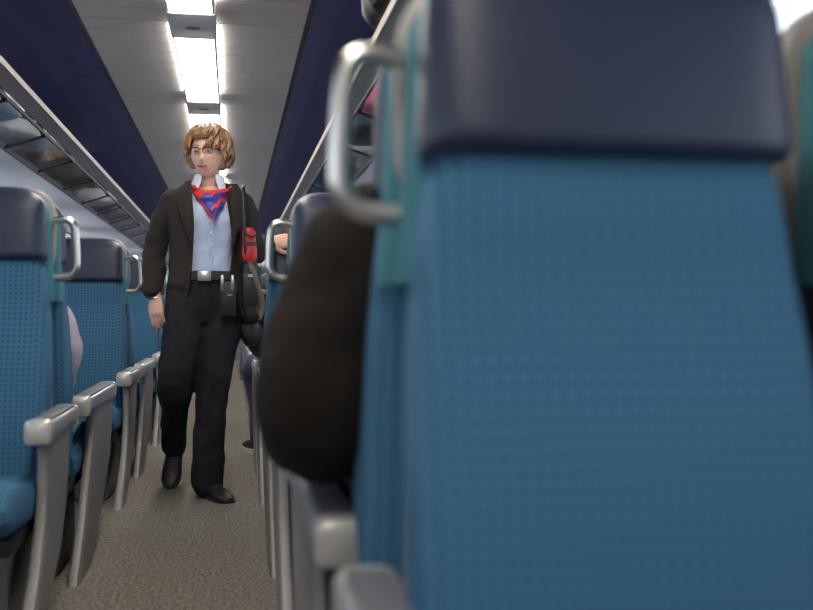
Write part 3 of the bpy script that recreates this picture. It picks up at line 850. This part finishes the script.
    # belt & buckle
    bm = bmesh.new(); loft(bm, [ering((cx+.002, .01, z), a, b, 48) for z, a, b in ((.972, .150, .112), (.972, .158, .120), (1.012, .155, .117), (1.012, .147, .109))], cap=False)
    be = obj('belt', bm, M_['leather'], t)
    bm = bmesh.new(); box(bm, X(197), X(210), -.122, -.106, Z(282), Z(272), .003, 2); box(bm, X(206), X(207), -.125, -.12, Z(281), Z(273)); obj('buckle', bm, M_['silver'], be)
    # ---- shoes
    def shoe(M, toe=.235):
        bm = bmesh.new(); rings = []
        for y, hw, h in ((.055, .018, .05), (.045, .030, .066), (.02, .035, .075), (-.03, .035, .075), (-.07, .038, .062), (-.12, .043, .048), (-.16, .042, .038), (-.19, .033, .030), (-.208, .016, .022)):
            r = []
            for k in range(18):
                a = 2*PI*k/18; r.append(M @ Vector((hw*math.copysign(abs(math.cos(a))**.8, math.cos(a)), y, max(.010, h*.52+h*.5*math.sin(a)))))
            rings.append(r)
        loft(bm, rings); o = obj('shoe', bm, M_['leather'], t)
        bm = bmesh.new(); rings = []
        for y, hw in ((.058, .022), (.045, .034), (0, .037), (-.05, .037), (-.12, .046), (-.17, .043), (-.20, .032), (-.213, .014)):
            rings.append([M @ Vector(p) for p in ((-hw, y, 0), (hw, y, 0), (hw, y, .014), (-hw, y, .014))])
        loft(bm, rings); obj('sole', bm, M_['black'], o)
        bm = bmesh.new()
        for k in range(3): tube(bm, [M @ Vector((-.018, -.055-k*.02, .066-k*.007)), M @ Vector((0, -.058-k*.02, .072-k*.007)), M @ Vector((.018, -.055-k*.02, .066-k*.007))], .0022, n=6)
        obj('laces', bm, M_['black'], o)
    shoe(Matrix.Translation((.018, -.01, 0.001)) @ Matrix.Rotation(math.radians(26), 4, 'Z'))
    shoe(Matrix.Translation((-.148, .300, .150)) @ Matrix.Rotation(math.radians(-6), 4, 'Z') @ Matrix.Rotation(math.radians(40), 4, 'X'))
    # bracelet watch
    bm = bmesh.new()
    for k in range(16):
        a, b = 2*PI*k/16, 2*PI*(k+1)/16
        tube(bm, [(-.220+.028*math.cos(a), -.030+.026*math.sin(a), .897+.004*math.sin(a)), (-.220+.028*math.cos(b), -.030+.026*math.sin(b), .897+.004*math.sin(b))], .0035, n=6)
    obj('bracelet', bm, M_['silver'], t)
    # belt device
    bm = bmesh.new(); box(bm, X(219), X(235), -.150, -.118, Z(316), Z(282), .006, 2); d = obj('ticket_device', bm, M_['leather'], t)
    bm = bmesh.new()
    for px in (219.5, 229.5): box(bm, X(px), X(px+3), -.152, -.13, Z(291), Z(276), .003, 2)
    box(bm, X(226), X(231), -.155, -.149, Z(296), Z(295), .001, 1)
    obj('clip', bm, M_['silver'], d)
    return t, X, Z
T, PX, PZ = conductor()

# shoulder bag worn by the conductor
sb = thing('shoulder_bag', 'black leather shoulder bag hanging from the shoulder of the conductor', 'bag', (.05, 4.6, 0))
bm = bmesh.new(); rings = []
for i in range(12):
    u = i/11; z = PZ(322)+(PZ(262)-PZ(322))*u
    hx = .050*(1-.25*u)*(.75 if i in (0, 11) else 1)
    rings.append(ering((PX(249)+.006*(1-u), -.045, z), hx, .075*(.8 if i in (0, 11) else 1), 24, 3.2))
loft(bm, rings); wrinkle(bm, .008, 12)
obj('bag_body', bm, M_['leather'], sb)
bm = bmesh.new(); box(bm, PX(241), PX(256), -.130, -.120, PZ(306), PZ(274), .004, 2); fl = obj('front_pocket', bm, M_['leather'], sb)
bm = bmesh.new(); stube(bm, [(PX(245), -.10, PZ(266)), (PX(243), -.118, PZ(240)), (PX(242), -.112, PZ(208)), (PX(240)+.006, -.05, PZ(187)), (PX(243), .06, PZ(190)), (PX(250), .09, PZ(230)), (PX(254), .02, PZ(268))], [.0065]*7, n=10, flat=.5); obj('strap', bm, M_['leather'], sb)
bm = bmesh.new(); stube(bm, [(PX(250), -.125, PZ(268)), (PX(256), -.13, PZ(285)), (PX(261), -.115, PZ(305)), (PX(258), -.11, PZ(318))], [.011]*4, n=10, flat=.4); o = obj('webbing_strap', bm, M_['khaki'], sb); o['label'] = 'khaki webbing strap'
bm = bmesh.new()
box(bm, PX(246), PX(251), -.136, -.128, PZ(278), PZ(275), .002, 1)
obj('buckle', bm, M_['silver'], sb)
bm = bmesh.new(); rings = []
for i in range(10):
    u = i/9; z = PZ(346)+(PZ(316)-PZ(346))*u; k = math.sin(PI*(u*.86+.07))**.5
    rings.append(ering((PX(249), -.02, z), .052*k, .06*k, 20, 2.5))
loft(bm, rings); wrinkle(bm, .01, 14); obj('lower_pouch', bm, M_['black'], sb)
rp = thing('red_pouch', 'small red pouch on a strap under the left arm of the conductor', 'pouch', (.05, 4.6, 0))
bm = bmesh.new(); rings = []
for i in range(10):
    u = i/9; z = PZ(263)+(PZ(229)-PZ(263))*u; k = 1 if 0 < i < 9 else .7
    rings.append(ering((PX(248.5)-.008*u, -.085, z), .034*k*(1-.2*u), .028*k, 20, 3))
loft(bm, rings); wrinkle(bm, .004, 25); obj('pouch_body', bm, M_['red'], rp)
bm = bmesh.new(); tube(bm, [(PX(242), -.112, PZ(233)), (PX(249), -.117, PZ(238)), (PX(255), -.112, PZ(236))], .004, n=8); box(bm, PX(243), PX(254), -.116, -.112, PZ(246), PZ(243)); obj('zip', bm, M_['black'], rp)

# seated passengers, built facing -y
def passenger(label, loc, away, coat, legs, hairm, R, L, KR, KL, sole=None, thick=1., hr=None, hl=None, slim=1.):
    t = thing('person', label, 'person', loc, PI if away else 0)
    bm = bmesh.new()
    HM = head(bm, (0, -.03, 1.215), 0, .98)
    tube(bm, [(0, .02, 1.0), (0, .005, 1.08), (0, -.01, 1.16)], [.07, .055, .052], n=16)
    loft(bm, [ering((0, y, z), a, b, 24) for y, z, a, b in ((-.03, .47, .15, .11), (-.01, .6, .14, .10), (.02, .8, .15, .10), (.03, .95, .17, .09), (.03, 1.02, .10, .06))])
    for P in (R, L): stube(bm, P, [.045, .042, .035, .030, .023][:len(P)])
    for P in (KR, KL): stube(bm, P[:-1], [.08, .06, .05, .036][:len(P)-1])
    for P, th, hd in ((R, 1, hr), (L, -1, hl)):
        w = Vector(P[-1]); d = (w-Vector(P[-2]))
        hand(bm, w, hd or d, (0, -.2, 1), thumb=th, curl=(.3, .35, .4, .4))
    body = obj('body', remesh(bm, .0065, 2), M_['skin'], t)
    bm = bmesh.new(); rnd = random.Random(5)
    ball(bm, HM @ Vector((0, .014, .022)), (.084, .098, .112), 24, 18)
    hair_locks(bm, HM, 1.02, 120, rnd, 1.2, .12, .45)
    obj('hair', bm, hairm, body)
    bm = bmesh.new(); tk = .02*thick
    loft(bm, [ering((0, y, z), a+tk, b+tk*1.2, 30) for y, z, a, b in ((-.04, .47, .155, .12), (-.015, .58, .15, .115), (.01, .72, .15, .11), (.025, .85, .16, .11), (.03, .95, .175, .10), (.03, 1.0, .16, .08), (.03, 1.04, .10, .06), (.025, 1.065, .065, .055))])
    for P in (R, L):
        k = len(P); P2 = [Vector(p) for p in P]; 
        stube(bm, P2, [r*(.8+.45*thick) for r in [.060, .062, .058, .050, .040][:k]], k=6, n=18)
    j = remesh(bm, .009, 4, 0); wrinkle(j, .004+.007*thick, 8)
    obj('jacket', j, coat, t)
    bm = bmesh.new()
    loft(bm, [ering((0, -.06, z), a, b, 24) for z, a, b in ((.46, .16, .12), (.50, .175, .13), (.57, .16, .12))])
    for P in (KR, KL): stube(bm, P[:-1], [.088, .078, .066, .060][:len(P)-1], k=6, n=18)
    j = remesh(bm, .009, 4, 0); wrinkle(j, .005, 10)
    obj('trousers', j, legs, t)
    for P in (KR, KL):
        a = Vector(P[-2]); b = Vector(P[-1]); d = (b-a); d.z = 0; ang = math.atan2(d.x, -d.y)
        M = Matrix.Translation((a.x, a.y, 0)) @ Matrix.Rotation(ang, 4, 'Z')
        bm = bmesh.new(); rings = []
        for y, hw, h in ((.055, .018, .05), (.045, .032, .075), (.0, .038, .095), (-.05, .038, .085), (-.12, .045, .06), (-.18, .040, .045), (-.21, .018, .03)):
            rings.append([M @ Vector((hw*math.cos(2*PI*k/16), y, .02+max(0, h*.5+h*.5*math.sin(2*PI*k/16)))) for k in range(16)])
        loft(bm, rings); o = obj('shoe', bm, M_['black'], t)
        bm = bmesh.new(); rings = []
        for y, hw in ((.062, .024), (.045, .038), (0, .041), (-.05, .041), (-.12, .050), (-.18, .044), (-.218, .018)):
            rings.append([M @ Vector(p) for p in ((-hw, y, 0), (hw, y, 0), (hw, y, .028), (-hw, y, .028))])
        loft(bm, rings); obj('sole', bm, sole or M_['black'], o)
    return t
# local +x = toward the aisle for the ones facing away on the right side
KRn = [(-.09, -.06, .53), (-.11, -.28, .54), (-.11, -.46, .53), (-.11, -.46, .28), (-.11, -.45, .10), (-.11, -.60, .0)]
KLn = [(.09, -.06, .53), (.10, -.28, .54), (.10, -.46, .53), (.10, -.46, .28), (.10, -.45, .10), (.10, -.60, .0)]
def legs4(P): return [P[0], P[2], P[3], P[4], P[5]]
Rn = [(-.17, .03, .97), (-.21, .02, .80), (-.215, -.03, .66), (-.15, -.20, .63), (-.09, -.30, .62)]
passenger('passenger in a dark brown parka, arm on the armrest left of the foreground seat', (.525, H0+.33, 0), True, M_['parka'], M_['denim'], M_['hairdark'],
          Rn, [(.175, .055, .925), (.215, .075, .80), (.235, .055, .690), (.225, -.17, .645), (.15, -.33, .63)], legs4(KRn), legs4(KLn), thick=1.45)
passenger('seated passenger in dark jeans, one knee and white-soled shoe showing past the right armrests', (.53, H0+PIT*2+.37, 0), True, M_['dark'], M_['denim'], M_['hairdark'],
          Rn, [(-a, b, c) for a, b, c in Rn], legs4(KRn), [(.10, -.06, .50), (.225, -.42, .51), (.20, -.44, .28), (.20, -.42, .10), (.27, -.60, 0)], M_['sole'])
pk = passenger('seated passenger in a pale lilac knit, elbow showing behind the nearest left seat', (-.55, H0+PIT+.40, .065), True, M_['knit'], M_['denim'], M_['hairdark'],
          [(-.17, .03, .95), (-.205, .03, .80), (-.175, -.02, .665), (-.15, -.20, .64), (-.14, -.33, .60)], [(-a, b, c) for a, b, c in Rn], legs4(KRn), legs4(KLn))
pk.scale = (.80, .85, .80)
passenger('far seated passenger whose shoe sticks into the aisle beyond the right armrests', (.53, H0+PIT*6-.37, 0), False, M_['dark'], M_['denim'], M_['hairdark'],
          Rn, [(-a, b, c) for a, b, c in Rn], [(-.10, -.06, .53), (-.16, -.45, .53), (-.20, -.55, .28), (-.22, -.62, .10), (-.24, -.8, 0)], legs4(KLn), M_['sole'])
